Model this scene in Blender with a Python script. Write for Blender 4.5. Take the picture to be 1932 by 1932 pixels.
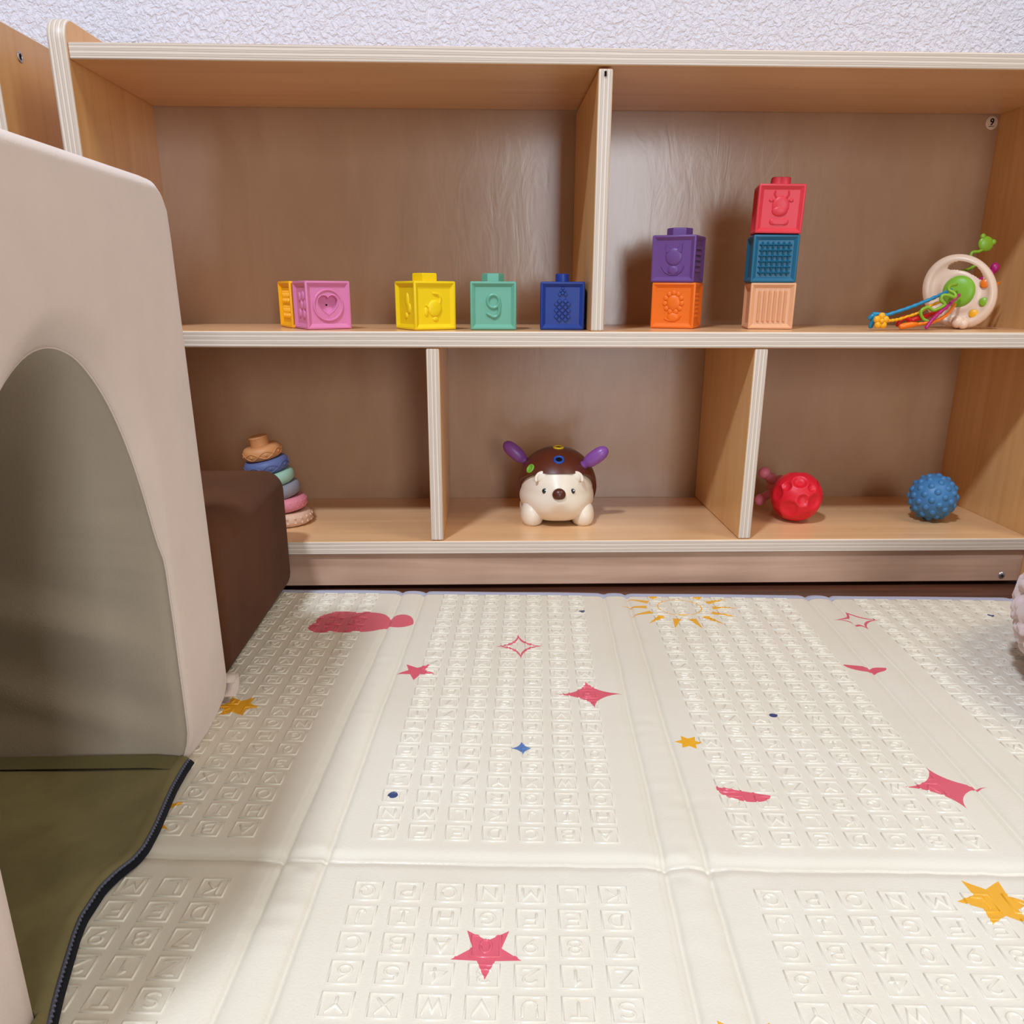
import bpy, bmesh, math, random
import numpy as np
from mathutils import Vector, Matrix

random.seed(7); rng = np.random.default_rng(7)
for o in list(bpy.data.objects): bpy.data.objects.remove(o)
S = bpy.context.scene
COL = S.collection
PI = math.pi

def lin(r, g, b):
    f = lambda c: (c/255/12.92) if c/255 <= .04045 else ((c/255+.055)/1.055)**2.4
    return (f(r), f(g), f(b), 1.0)

# ---------------------------------------------------------------- camera
cd = bpy.data.cameras.new('camera'); cam = bpy.data.objects.new('camera', cd); COL.objects.link(cam)
cd.sensor_fit = 'HORIZONTAL'; cd.sensor_width = 36.0; cd.lens = 30.32
cd.shift_x = 0.0; cd.shift_y = 0.0734; cd.clip_start = .02
R_ = Vector((0.99951635, -0.0309515, 0.00301127)); U_ = Vector((0.00716118, 0.32331783, 0.94626333)); F_ = Vector((0.03026187, 0.94578411, -0.32338311))
cam.matrix_world = Matrix(((R_.x, U_.x, -F_.x, .10519), (R_.y, U_.y, -F_.y, -.99931), (R_.z, U_.z, -F_.z, .34536), (0, 0, 0, 1)))
S.camera = cam

# ---------------------------------------------------------------- world, lights, exposure
w = bpy.data.worlds.new('world'); S.world = w; w.use_nodes = True
bg = w.node_tree.nodes['Background']; bg.inputs[0].default_value = (1.0, .91, .78, 1); bg.inputs[1].default_value = .20

def area(name, loc, target, sx, sy, power, color):
    ld = bpy.data.lights.new(name, 'AREA'); ld.shape = 'RECTANGLE'; ld.size = sx; ld.size_y = sy
    ld.energy = power; ld.color = color
    o = bpy.data.objects.new(name, ld); COL.objects.link(o); o.location = loc
    o.rotation_euler = (Vector(target)-Vector(loc)).to_track_quat('-Z', 'Y').to_euler()
    return o
area('ceiling_light', (-.60, -1.60, 2.45), (-.60, -1.599, 0), .24, .24, 62, (.74, .84, 1.0))
area('ceiling_light', (1.7, -1.0, 2.45), (1.7, -.999, 0), 1.2, .8, 23, (1.0, .91, .75))
area('window_light', (.80, -3.6, .85), (.5, 0, .4), .62, 1.3, 33, (.84, .92, 1.0))

S.view_settings.view_transform = 'Standard'; S.view_settings.look = 'None'
S.view_settings.gamma = 1.0; S.view_settings.use_curve_mapping = False
S.view_settings.exposure = 0.20

# ---------------------------------------------------------------- material helpers
def new_mat(name):
    m = bpy.data.materials.new(name); m.use_nodes = True
    return m, m.node_tree.nodes, m.node_tree.links, m.node_tree.nodes['Principled BSDF']
def setc(b, **k):
    for n, v in k.items():
        n = n.replace('_', ' ')
        if n in b.inputs: b.inputs[n].default_value = v
def coords(N, L, scale=(1, 1, 1)):
    tc = N.new('ShaderNodeTexCoord'); mp = N.new('ShaderNodeMapping'); mp.inputs['Scale'].default_value = scale
    L.new(tc.outputs['Object'], mp.inputs['Vector']); return mp.outputs['Vector']
def noise(N, L, vec, scale, detail=3, rough=.5, dist=0):
    n = N.new('ShaderNodeTexNoise'); n.inputs['Scale'].default_value = scale; n.inputs['Detail'].default_value = detail
    n.inputs['Roughness'].default_value = rough; n.inputs['Distortion'].default_value = dist
    L.new(vec, n.inputs['Vector']); return n.outputs['Fac']
def ramp(N, L, fac, stops):
    r = N.new('ShaderNodeValToRGB'); e = r.color_ramp.elements
    while len(e) < len(stops): e.new(.5)
    for i, (p, c) in enumerate(stops): e[i].position = p; e[i].color = c if len(c) == 4 else (*c, 1)
    L.new(fac, r.inputs['Fac']); return r.outputs['Color']
def bump(N, L, b, h, strength, dist, prev=None):
    n = N.new('ShaderNodeBump'); n.inputs['Strength'].default_value = strength; n.inputs['Distance'].default_value = dist
    L.new(h, n.inputs['Height'])
    if prev is not None: L.new(prev, n.inputs['Normal'])
    L.new(n.outputs['Normal'], b.inputs['Normal']); return n.outputs['Normal']

def plastic(name, rgb, rough=.45, spec=.4, sss=.0):
    m, N, L, b = new_mat(name); setc(b, Base_Color=lin(*rgb), Roughness=rough, Specular_IOR_Level=spec)
    if sss: setc(b, Subsurface_Weight=sss, Subsurface_Scale=.004)
    v = coords(N, L); bump(N, L, b, noise(N, L, v, 900, 2), .06, .0004)
    return m
def veneer(name, c0, c1, axis, rough=.32, spec=.5, freq=9, warp=.0):
    m, N, L, b = new_mat(name)
    sc = [freq*7]*3; sc[axis] = freq*.35
    v = coords(N, L, tuple(sc)); n1 = noise(N, L, v, 1, 5, .55, .4)
    v2 = coords(N, L, (6, 6, 6)); n2 = noise(N, L, v2, 1, 3)
    mx = N.new('ShaderNodeMath'); mx.operation = 'MULTIPLY_ADD'; L.new(n2, mx.inputs[0]); mx.inputs[1].default_value = .5; L.new(n1, mx.inputs[2])
    L.new(ramp(N, L, mx.outputs[0], [(.5, lin(*c0)), (1.0, lin(*c1))]), b.inputs['Base Color'])
    setc(b, Roughness=rough, Specular_IOR_Level=spec)
    bump(N, L, b, n1, .05, .001); return m
def ply(name, axis, run):
    # plywood edge: lighter and darker plies across the thickness
    m, N, L, b = new_mat(name)
    sc = [3, 3, 3]; sc[axis] = 60
    wob = noise(N, L, coords(N, L, tuple(sc)), 1, 3, .6)
    tc = N.new('ShaderNodeTexCoord'); sp = N.new('ShaderNodeSeparateXYZ'); L.new(tc.outputs['Object'], sp.inputs[0])
    a = N.new('ShaderNodeMath'); a.operation = 'MULTIPLY'; L.new(sp.outputs[axis], a.inputs[0]); a.inputs[1].default_value = 220.0
    c = N.new('ShaderNodeMath'); c.operation = 'MULTIPLY_ADD'; L.new(wob, c.inputs[0]); c.inputs[1].default_value = .95; L.new(a.outputs[0], c.inputs[2])
    fr = N.new('ShaderNodeMath'); fr.operation = 'FRACT'; L.new(c.outputs[0], fr.inputs[0])
    stripes = ramp(N, L, fr.outputs[0], [(0, lin(226, 208, 190)), (.30, lin(230, 213, 196)), (.42, lin(190, 171, 155)), (.58, lin(198, 179, 163)), (.70, lin(226, 209, 193)), (.86, lin(178, 159, 143)), (1, lin(230, 215, 202))])
    sc2 = [26, 26, 26]; sc2[run] = 3.2; sc2[axis] = 330
    kn = noise(N, L, coords(N, L, tuple(sc2)), 1, 1, .3)
    dark = ramp(N, L, kn, [(.765, (1, 1, 1, 1)), (.80, (.30, .22, .17, 1))])
    mul = N.new('ShaderNodeMixRGB'); mul.blend_type = 'MULTIPLY'; mul.inputs[0].default_value = 1
    L.new(stripes, mul.inputs[1]); L.new(dark, mul.inputs[2]); L.new(mul.outputs[0], b.inputs['Base Color'])
    setc(b, Roughness=.42, Specular_IOR_Level=.45); return m
def fabric(name, rgb, rough=.9, sheen=.3, nscale=700, nstr=.25, mott=.12, wr=0.0):
    m, N, L, b = new_mat(name)
    v = coords(N, L); c = lin(*rgb)
    k = noise(N, L, v, 9, 4, .6)
    L.new(ramp(N, L, k, [(.3, tuple(x*(1-mott) for x in c[:3])), (.7, tuple(x*(1+mott) for x in c[:3]))]), b.inputs['Base Color'])
    setc(b, Roughness=rough, Specular_IOR_Level=.15, Sheen_Weight=sheen, Sheen_Roughness=.5)
    p = None
    if wr:
        v3 = coords(N, L, (3.0, 3.0, 13.0)); p = bump(N, L, b, noise(N, L, v3, 1, 2, .5, .6), wr, .02)
    bump(N, L, b, noise(N, L, v, nscale, 2), nstr, .0006, p); return m

# ---------------------------------------------------------------- mesh helpers
class MB:
    def __init__(s): s.v = []; s.f = []; s.m = []; s.n = 0
    def add(s, v, f, m=0):
        v = np.asarray(v, float).reshape(-1, 3); s.v.append(v)
        for q in f: s.f.append(tuple(int(i)+s.n for i in q)); s.m.append(m)
        s.n += len(v); return s
    def grid(s, P, m=0, closeu=False, closev=False):       # P[i][j] -> xyz
        P = np.asarray(P, float); a, b = P.shape[:2]; f = []
        for i in range(a if closeu else a-1):
            for j in range(b if closev else b-1):
                i2 = (i+1) % a; j2 = (j+1) % b
                f.append((i*b+j, i2*b+j, i2*b+j2, i*b+j2))
        return s.add(P.reshape(-1, 3), f, m)
    def ellipsoid(s, c, r, m=0, nu=20, nv=12, M=None):
        P = []
        for j in range(nv+1):
            ph = PI*j/nv; rr = max(math.sin(ph), 1e-4)
            P.append([(rr*math.cos(2*PI*i/nu), rr*math.sin(2*PI*i/nu), -math.cos(ph)) for i in range(nu)])
        P = np.array(P)*np.array(r)
        if M is not None: P = P @ np.array(M).T
        return s.grid(P+np.array(c), m, False, True)
    def tube(s, pts, r, m=0, n=8, closed=False, cap=True):
        pts = np.asarray(pts, float); k = len(pts); rs = np.full(k, r) if np.isscalar(r) else np.asarray(r, float)
        if closed: T = np.roll(pts, -1, 0)-np.roll(pts, 1, 0)
        else: T = np.gradient(pts, axis=0)
        T /= np.linalg.norm(T, axis=1)[:, None]+1e-12
        up = np.array([0, 0, 1.]) if abs(T[0][2]) < .9 else np.array([1., 0, 0])
        Nn = up-T[0]*(up@T[0]); Nn /= np.linalg.norm(Nn); rings = []
        for i in range(k):
            Nn = Nn-T[i]*(Nn@T[i]); Nn /= np.linalg.norm(Nn)+1e-12; B = np.cross(T[i], Nn)
            a = 2*PI*np.arange(n)/n
            rings.append(pts[i]+rs[i]*(np.cos(a)[:, None]*Nn+np.sin(a)[:, None]*B))
        if cap and not closed:
            rings = [pts[0]-T[0]*rs[0]*.5+(rings[0]-pts[0])*.5] + rings + [pts[-1]+T[-1]*rs[-1]*.5+(rings[-1]-pts[-1])*.5]
        base = s.n; s.grid(rings, m, closed, True)
        if cap and not closed:
            s.f.append(tuple(base+i for i in range(n))[::-1]); s.m.append(m)
            e = base+(len(rings)-1)*n; s.f.append(tuple(e+i for i in range(n))); s.m.append(m)
        return s
    def prism(s, poly, z0, z1, m=0, tr=None, inset=0.0):
        # outline poly (u,v) raised from z0 to z1; tr maps (u,v,h) arrays to xyz
        p = np.asarray(poly, float); n = len(p); c = p.mean(0)
        top = c+(p-c)*(1-inset)
        V = np.vstack([np.c_[p, np.full(n, z0)], np.c_[top, np.full(n, z1)]])
        if tr: V = tr(V)
        return s.add(V, [(i, (i+1) % n, n+(i+1) % n, n+i) for i in range(n)]+[tuple(range(n, 2*n)), tuple(range(n))[::-1]], m)
    def lathe(s, prof, c=(0, 0, 0), m=0, n=28, M=None):
        P = np.array([[(r*math.cos(2*PI*i/n), r*math.sin(2*PI*i/n), z) for i in range(n)] for r, z in prof])
        if M is not None: P = P @ np.array(M).T
        return s.grid(P+np.array(c), m, False, True)
    def build(s, name, mats, parent=None, smooth=True, loc=None, angle=None, weld=0):
        me = bpy.data.meshes.new(name); V = np.vstack(s.v)
        me.from_pydata(V.tolist(), [], s.f); me.update()
        for q in (mats if isinstance(mats, (list, tuple)) else [mats]): me.materials.append(q)
        me.polygons.foreach_set('material_index', s.m)
        bm = bmesh.new(); bm.from_mesh(me)
        if weld: bmesh.ops.remove_doubles(bm, verts=bm.verts, dist=weld)
        bmesh.ops.recalc_face_normals(bm, faces=bm.faces); bm.to_mesh(me); bm.free()
        me.polygons.foreach_set('use_smooth', [smooth]*len(me.polygons)); me.update()
        if angle: me.set_sharp_from_angle(angle=math.radians(angle))
        o = bpy.data.objects.new(name, me); COL.objects.link(o)
        if parent: o.parent = parent
        if loc is not None: o.location = loc
        return o
def rbox(name, size, loc, mats, parent=None, bev=.002, seg=2, edge_axis=None):
    # bevelled board; faces that look along edge_axis show the second material
    bm = bmesh.new(); bmesh.ops.create_cube(bm, size=1)
    bmesh.ops.scale(bm, vec=size, verts=bm.verts)
    if bev: bmesh.ops.bevel(bm, geom=list(bm.edges), offset=bev, segments=seg, profile=.5, affect='EDGES')
    me = bpy.data.meshes.new(name); bm.normal_update()
    for f in bm.faces:
        f.smooth = max(abs(c) for c in f.normal) < .999
        if edge_axis is not None and abs(f.normal[edge_axis]) > .4: f.material_index = 1
    bm.to_mesh(me); bm.free()
    for q in (mats if isinstance(mats, (list, tuple)) else [mats]): me.materials.append(q)
    o = bpy.data.objects.new(name, me); COL.objects.link(o); o.location = loc
    if parent: o.parent = parent
    return o
def thing(name, label, cat, loc=(0, 0, 0), rz=0, group=None):
    o = bpy.data.objects.new(name, None); COL.objects.link(o); o.empty_display_size = .02
    o.location = loc; o.rotation_euler = (0, 0, rz); tag(o, label, cat, group); return o
def tag(o, label, cat, group=None):
    o['label'] = label; o['category'] = cat
    if group: o['group'] = group
    return o
def text_mesh(ch, size, depth, bold=0.0):
    cu = bpy.data.curves.new('text', 'FONT'); cu.body = ch; cu.size = size; cu.extrude = depth; cu.offset = bold
    cu.align_x = 'CENTER'; cu.align_y = 'CENTER'
    o = bpy.data.objects.new('text', cu); COL.objects.link(o)
    bpy.context.view_layer.update()
    dg = bpy.context.evaluated_depsgraph_get(); me = o.evaluated_get(dg).to_mesh()
    V = np.array([v.co[:] for v in me.vertices]); Fc = [tuple(p.vertices) for p in me.polygons]
    o.evaluated_get(dg).to_mesh_clear(); bpy.data.objects.remove(o); bpy.data.curves.remove(cu)
    return V, Fc
def arc(cx, cy, rx, ry, a0, a1, n=7):
    return [(cx+rx*math.cos(math.radians(a0+(a1-a0)*i/n)), cy+ry*math.sin(math.radians(a0+(a1-a0)*i/n))) for i in range(n+1)]

# ---------------------------------------------------------------- materials
M_wall, N, L, b = new_mat('textured_wall_paint')
setc(b, Base_Color=lin(226, 224, 236), Roughness=.62, Specular_IOR_Level=.35)
v = coords(N, L); n1 = noise(N, L, v, 165, 3, .5, .7)
bump(N, L, b, ramp(N, L, n1, [(.36, (0, 0, 0, 1)), (.66, (1, 1, 1, 1))]), .55, .004)
M_floor = veneer('dark_wood_floor', (62, 34, 24), (104, 62, 44), 0, .35, .5, 12)
M_side = veneer('maple_veneer_upright', (222, 168, 106), (238, 190, 130), 2, .30)
M_shelf = veneer('maple_veneer_board', (219, 169, 120), (234, 190, 142), 0, .28)
M_base = veneer('maple_rail', (152, 114, 90), (222, 182, 156), 0, .35, .45, 5)
M_plyz = ply('plywood_edge_board', 2, 0); M_plyx = ply('plywood_edge_upright', 0, 2)
# back panel: birch sheet with a few rough streaks
M_back, N, L, b = new_mat('birch_back_panel')
v = coords(N, L, (14, 14, 5)); n1 = noise(N, L, v, 1, 5, .6, .5)
L.new(ramp(N, L, n1, [(.3, lin(176, 138, 106)), (.7, lin(188, 152, 120))]), b.inputs['Base Color'])
setc(b, Roughness=.23, Specular_IOR_Level=.6)
v2 = coords(N, L, (38, 38, 11)); p = bump(N, L, b, noise(N, L, v2, 1, 4, .6, 1.2), .07, .003)
M_metal, N, L, b = new_mat('zinc_metal'); setc(b, Base_Color=(.55, .55, .58, 1), Metallic=1.0, Roughness=.35)
M_dark = plastic('dark_hole', (14, 11, 10), .8, .1)
M_paper = plastic('paper_sticker', (232, 208, 184), .6, .2)
M_ink = plastic('black_ink', (22, 16, 20), .6, .2)
M_beige = fabric('beige_suede', (220, 200, 188), .92, .35, 650, .25, .05, .0)
M_beige_in = fabric('beige_suede_shaded_inside', (184, 168, 148), .92, .35, 650, .25, .05, .35)  # tunnel inside: darker, greener beige, with the shade put into the cloth colour
M_olive = fabric('olive_suede', (128, 118, 80), .95, .06, 650, .3, .34)
M_olive2 = fabric('olive_suede_hem', (112, 104, 68), .95, .05, 650, .3, .15)
M_brown = fabric('brown_suede', (92, 56, 34), .93, .03, 650, .3, .20, .25)
M_black = fabric('black_zip_tape', (17, 18, 26), .85, .1, 900, .3, .1)
M_teeth = plastic('grey_zip_teeth', (92, 94, 112), .5, .4)
M_boucle = fabric('cream_boucle', (226, 204, 202), .95, .4, 1500, .6, .06)

# ---------------------------------------------------------------- room
def structure(o): o['kind'] = 'structure'; return o
structure(rbox('floor', (4.4, 4.6, .06), (.2, -2.0, -.03), M_floor, None, 0))
structure(rbox('wall_back', (4.4, .08, 2.6), (.2, .302, 1.27), M_wall, None, 0))

# ---------------------------------------------------------------- shelf units
D = .231; ZT = (.5646, .58); ZM = (.2865, .3044); ZB = (.0462, .0626)
def side_panel(parent, x0, x1, ox, mats):
    # upright with a rounded top front corner
    y0, y1, z0, z1, r = -.003, D+.012, .004, .6035, .022
    prof = [(y0, z0), (y0, .33)] + [(y0+r-r*math.cos(a), z1-r+r*math.sin(a)) for a in np.linspace(0, PI/2, 9)] + [(y1, z1), (y1, z0)]
    e = .0022; n = len(prof); c = np.array(prof)
    ins = c.copy(); ins[:, 0] = np.where(ins[:, 0] < .1, ins[:, 0]+e*np.clip((z1-ins[:, 1])/r, 0, 1), ins[:, 0]-e); ins[:, 1] -= np.where(ins[:, 1] > .5, e*np.clip((ins[:, 1]-(z1-r))/r, 0, 1), 0)
    h = (x1-x0)/2; mb = MB()
    rings = [np.c_[np.full(n, -h), ins], np.c_[np.full(n, -h+e), c], np.c_[np.full(n, h-e), c], np.c_[np.full(n, h), ins]]
    mb.grid(rings, 1, False, True)
    mb.add(rings[0], [tuple(range(n))], 0); mb.add(rings[3], [tuple(range(n))], 0)
    return mb.build('side_panel', mats, parent, True, ((x0+x1)/2-ox, 0, 0), 40)
def cabinet(name, label, xl, xr, uppers, lowers):
    cx = (xl+xr)/2; t = thing(name, label, 'shelf', (cx, 0, 0))
    T = .0185
    sp = [side_panel(t, xl, xl+T, cx, [M_side, M_plyx]), side_panel(t, xr-T, xr, cx, [M_side, M_plyx])]
    wi = xr-xl-2*T
    for nm, (z0, z1) in (('top_shelf', ZT), ('middle_shelf', ZM), ('bottom_shelf', ZB)):
        rbox(nm, (wi, D, z1-z0), (0, D/2, (z0+z1)/2), [M_shelf, M_plyz], t, .0018, 2, 1)
    for x0, x1 in uppers:
        rbox('divider', (x1-x0, D-.003, ZT[0]-ZM[1]-.0024), ((x0+x1)/2-cx, D/2, (ZT[0]+ZM[1])/2-.0012), [M_side, M_plyx], t, .0018, 2, 1)
    for x0, x1 in lowers:
        rbox('divider', (x1-x0, D-.003, ZM[0]-ZB[1]-.0008), ((x0+x1)/2-cx, D/2, (ZM[0]+ZB[1])/2), [M_side, M_plyx], t, .0018, 2, 1)
    rbox('back_panel', (wi, .006, ZT[1]-ZB[0]), (0, D+.0032, (ZT[1]+ZB[0])/2), M_back, t, 0)
    rbox('base_rail', (wi, .017, ZB[0]-.0052), (0, .0140, (ZB[0]+.0052)/2), M_base, t, .001, 1)
    return t, cx, sp
shelf, scx, _ = cabinet('toy_shelf', 'long maple plywood toy shelf with five cubbies against the textured wall', -.3255, .7914,
    [(.2242, .2392)], [(.0399, .0548), (.4116, .4269)])
# details of the shelf: round number sticker, screw, small slot in the divider edge
mb = MB(); mb.lathe([(0, .0004), (.0075, .0004), (.008, 0), (0, 0)], (0, 0, 0), 0, 32, np.array([[1, 0, 0], [0, 0, -1], [0, 1, 0]]))
st = mb.build('number_sticker', M_paper, shelf, True, (.7636-scx, D-.0001, .5547), 40); st['label'] = 'round sticker with the number 9'
V, Fc = text_mesh('9', .0112, .0002, .0002)
V = np.c_[V[:, 0], -V[:, 2]-.0006, V[:, 1]+.0008]
mb = MB(); mb.add(V, Fc); mb.add([(-.0036, -.0006, -.0046), (.0036, -.0006, -.0040), (.0036, -.0006, -.0034), (-.0036, -.0006, -.0039)], [(0, 1, 2, 3)])
mb.build('printed_number', M_ink, st, False)
mb = MB(); mb.lathe([(0, .0016), (.0030, .0012), (.0042, .0004), (.0044, 0)], (0, 0, 0), 0, 24, np.array([[1, 0, 0], [0, 0, -1], [0, 1, 0]]))
for a in (0, PI/2): mb.add([(math.cos(a)*x+math.sin(a)*y, -.00175, math.sin(a)*x-math.cos(a)*y) for x, y in ((-.002, -.0004), (.002, -.0004), (.002, .0004), (-.002, .0004))], [(0, 1, 2, 3)], 1)
mb.build('screw', [M_metal, M_dark], shelf, True, (.7491-scx, .0056, .0128), 40)
rbox('edge_slot', (.0022, .002, .0045), (.2312-scx, .0009, .5572), M_dark, shelf, 0)
nb, ncx, nsp = cabinet('toy_shelf', 'neighbouring maple plywood shelf at the far left edge with a metal bolt hole', -.95, -.3785, [(-.667, -.652)], [(-.667, -.652)])
mb = MB(); mb.lathe([(.0030, .0002), (.0034, .0010), (.0050, .0010), (.0056, 0)], (0, 0, 0), 0, 28, np.array([[0, 0, 1], [1, 0, 0], [0, 1, 0]]))
mb.lathe([(0, .0003), (.0032, .0003)], (0, 0, 0), 1, 28, np.array([[0, 0, 1], [1, 0, 0], [0, 1, 0]]))
bo = mb.build('bolt_hole', [M_metal, M_dark], nb, True, (-.3785-ncx+.0001, .050, .5770), 40); bo['label'] = 'metal bolt socket'

# ---------------------------------------------------------------- play mat
MA = math.radians(3.3); MX, MY = .18228, -.52014; MT = .009; AT = .0103      # origin: the nearest A tile of the middle panel
GAP0, PER = .0475, .238
def smooth_noise(x, y, f, seed, n=7):
    r = np.random.default_rng(seed); o = 0
    for _ in range(n):
        a = r.uniform(0, 2*PI); k = f*r.uniform(.5, 1.6); o = o+np.sin(k*(x*math.cos(a)+y*math.sin(a))+r.uniform(0, 6.28))
    return o/n
def mat_z(x, y):
    wob = .0008*smooth_noise(x*0, y, 40, 3)+.0006*smooth_noise(x*0, y, 140, 5)
    g = GAP0+PER*np.round((x-GAP0)/PER); d = x-g+wob; a = np.abs(d)
    z = -.0018*np.exp(-((a-.0135)/.0016)**2)-.0012*np.exp(-((a-.0130)/.004)**2)+.0004*np.exp(-(d/.006)**2)
    z += np.where(d < 0, -.0006, .0)*np.exp(-((a-.0175)/.0012)**2)
    wr = smooth_noise(x*.35, y, 330, 11, 9)*smooth_noise(x, y, 45, 12)
    z += .0009*wr*np.exp(-(d/.024)**2)
    wy = y+.0302+.0011*smooth_noise(x, y*0, 60, 21)
    z += -.0020*np.exp(-(wy/.0011)**2)-.0020*np.exp(-((wy-.003)/.0055)**2)-.0004*np.exp(-((wy+.003)/.003)**2)
    z += .0007*smooth_noise(x, y*.3, 260, 31, 9)*np.exp(-(wy/.016)**2)
    z += .0006*smooth_noise(x, y, 26, 41)
    cross = np.exp(-(wy/.012)**2-(d/.03)**2)
    z += .0024*cross*smooth_noise(x, y, 300, 51, 9)
    return z
xs = []
for k in range(-4, 4):
    g = GAP0+PER*k; xs += list(np.arange(g-.026, g+.026, .0011))+list(np.arange(g+.026, g+PER-.026, .006))
xs = np.unique(np.round([x for x in xs if -.4285 < x < .76], 5))
ys = np.unique(np.round(np.concatenate([np.arange(-.50, -.17, .012), np.arange(-.17, -.052, .003), np.arange(-.052, -.012, .0010), np.arange(-.012, .4725, .0034), [.4725]]), 5))
Xg, Yg = np.meshgrid(xs, ys, indexing='ij'); Zg = MT+mat_z(Xg, Yg)
P = np.stack([Xg, Yg, Zg], -1)
# border row turned down to the floor
def skirt(P):
    a, bb = P.shape[:2]; Q = np.zeros((a+2, bb+2, 3)); Q[1:-1, 1:-1] = P
    Q[0, 1:-1] = P[0]; Q[-1, 1:-1] = P[-1]; Q[1:-1, 0] = P[:, 0]; Q[1:-1, -1] = P[:, -1]
    Q[0, 0] = P[0, 0]; Q[0, -1] = P[0, -1]; Q[-1, 0] = P[-1, 0]; Q[-1, -1] = P[-1, -1]
    Q[0, :, 2] = Q[-1, :, 2] = .0005; Q[:, 0, 2] = Q[:, -1, 2] = .0005; return Q
matmb = MB(); matmb.grid(skirt(P))

# stroke alphabet for the embossed tiles
GL = {
'A': [[(0, 0), (.5, 1), (1, 0)], [(.2, .33), (.8, .33)]],
'B': [[(.08, 0), (.08, 1)], [(.08, 1), (.6, 1), (.85, .88), (.85, .66), (.6, .54), (.08, .54)], [(.6, .54), (.95, .4), (.95, .14), (.65, 0), (.08, 0)]],
'C': [arc(.55, .5, .5, .5, 45, 315, 10)],
'D': [[(.08, 0), (.08, 1), (.5, 1)]+arc(.45, .5, .5, .5, 80, -80, 8)+[(.08, 0)]],
'E': [[(.95, 0), (.1, 0), (.1, 1), (.95, 1)], [(.1, .52), (.8, .52)]],
'F': [[(.1, 0), (.1, 1), (.95, 1)], [(.1, .52), (.8, .52)]],
'G': [arc(.52, .5, .5, .5, 45, 330, 10)+[(.98, .45), (.58, .45)]],
'H': [[(.05, 0), (.05, 1)], [(.95, 0), (.95, 1)], [(.05, .52), (.95, .52)]],
'I': [[(.5, 0), (.5, 1)], [(.15, 0), (.85, 0)], [(.15, 1), (.85, 1)]],
'J': [[(.75, 1), (.75, .3)]+arc(.45, .28, .3, .28, 0, -170, 6)],
'K': [[(.08, 0), (.08, 1)], [(.9, 1), (.08, .42)], [(.34, .6), (.95, 0)]],
'L': [[(.12, 1), (.12, 0), (.9, 0)]],
'M': [[(0, 0), (.08, 1), (.5, .25), (.92, 1), (1, 0)]],
'N': [[(.05, 0), (.05, 1), (.95, 0), (.95, 1)]],
'O': [arc(.5, .5, .5, .5, 0, 352, 14)],
'P': [[(.1, 0), (.1, 1), (.6, 1), (.92, .88), (.92, .6), (.6, .46), (.1, .46)]],
'Q': [arc(.5, .5, .5, .5, 0, 352, 14), [(.6, .3), (1, -.05)]],
'R': [[(.1, 0), (.1, 1), (.6, 1), (.92, .88), (.92, .62), (.6, .5), (.1, .5)], [(.55, .5), (.95, 0)]],
'S': [arc(.5, .75, .42, .25, 30, 270, 8)+arc(.5, .25, .45, .25, 90, -150, 8)[1:]],
'T': [[(.5, 0), (.5, 1)], [(.02, 1), (.98, 1)]],
'U': [[(.06, 1), (.06, .4)]+arc(.5, .4, .44, .4, 180, 360, 8)+[(.94, 1)]],
'V': [[(0, 1), (.5, 0), (1, 1)]],
'W': [[(0, 1), (.24, 0), (.5, .8), (.76, 0), (1, 1)]],
'X': [[(.05, 0), (.95, 1)], [(.05, 1), (.95, 0)]],
'Y': [[(0, 1), (.5, .48), (1, 1)], [(.5, .48), (.5, 0)]],
'Z': [[(.05, 1), (.95, 1), (.05, 0), (.95, 0)]],
'1': [[(.22, .78), (.58, 1), (.58, 0)]],
'2': [arc(.5, .7, .42, .3, 165, -30, 7)+[(.08, 0), (.95, 0)]],
'3': [arc(.45, .75, .4, .25, 140, -90, 7), arc(.45, .27, .46, .27, 90, -140, 7)],
'4': [[(.7, 0), (.7, 1), (.05, .3), (.98, .3)]],
'5': [[(.85, 1), (.2, 1), (.14, .56)]+arc(.45, .32, .46, .32, 110, -140, 8)],
'6': [[(.75, 1), (.3, .65)]+arc(.5, .31, .42, .31, 155, 495, 12)],
'7': [[(.05, 1), (.95, 1), (.35, 0)]],
'8': [arc(.5, .75, .36, .25, 90, 442, 12), arc(.5, .26, .44, .26, 90, 442, 12)],
'9': [[(.25, 0), (.7, .35)]+arc(.5, .69, .42, .31, -25, 315, 12)],
'0': [arc(.5, .5, .36, .5, 0, 352, 14)]}
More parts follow.
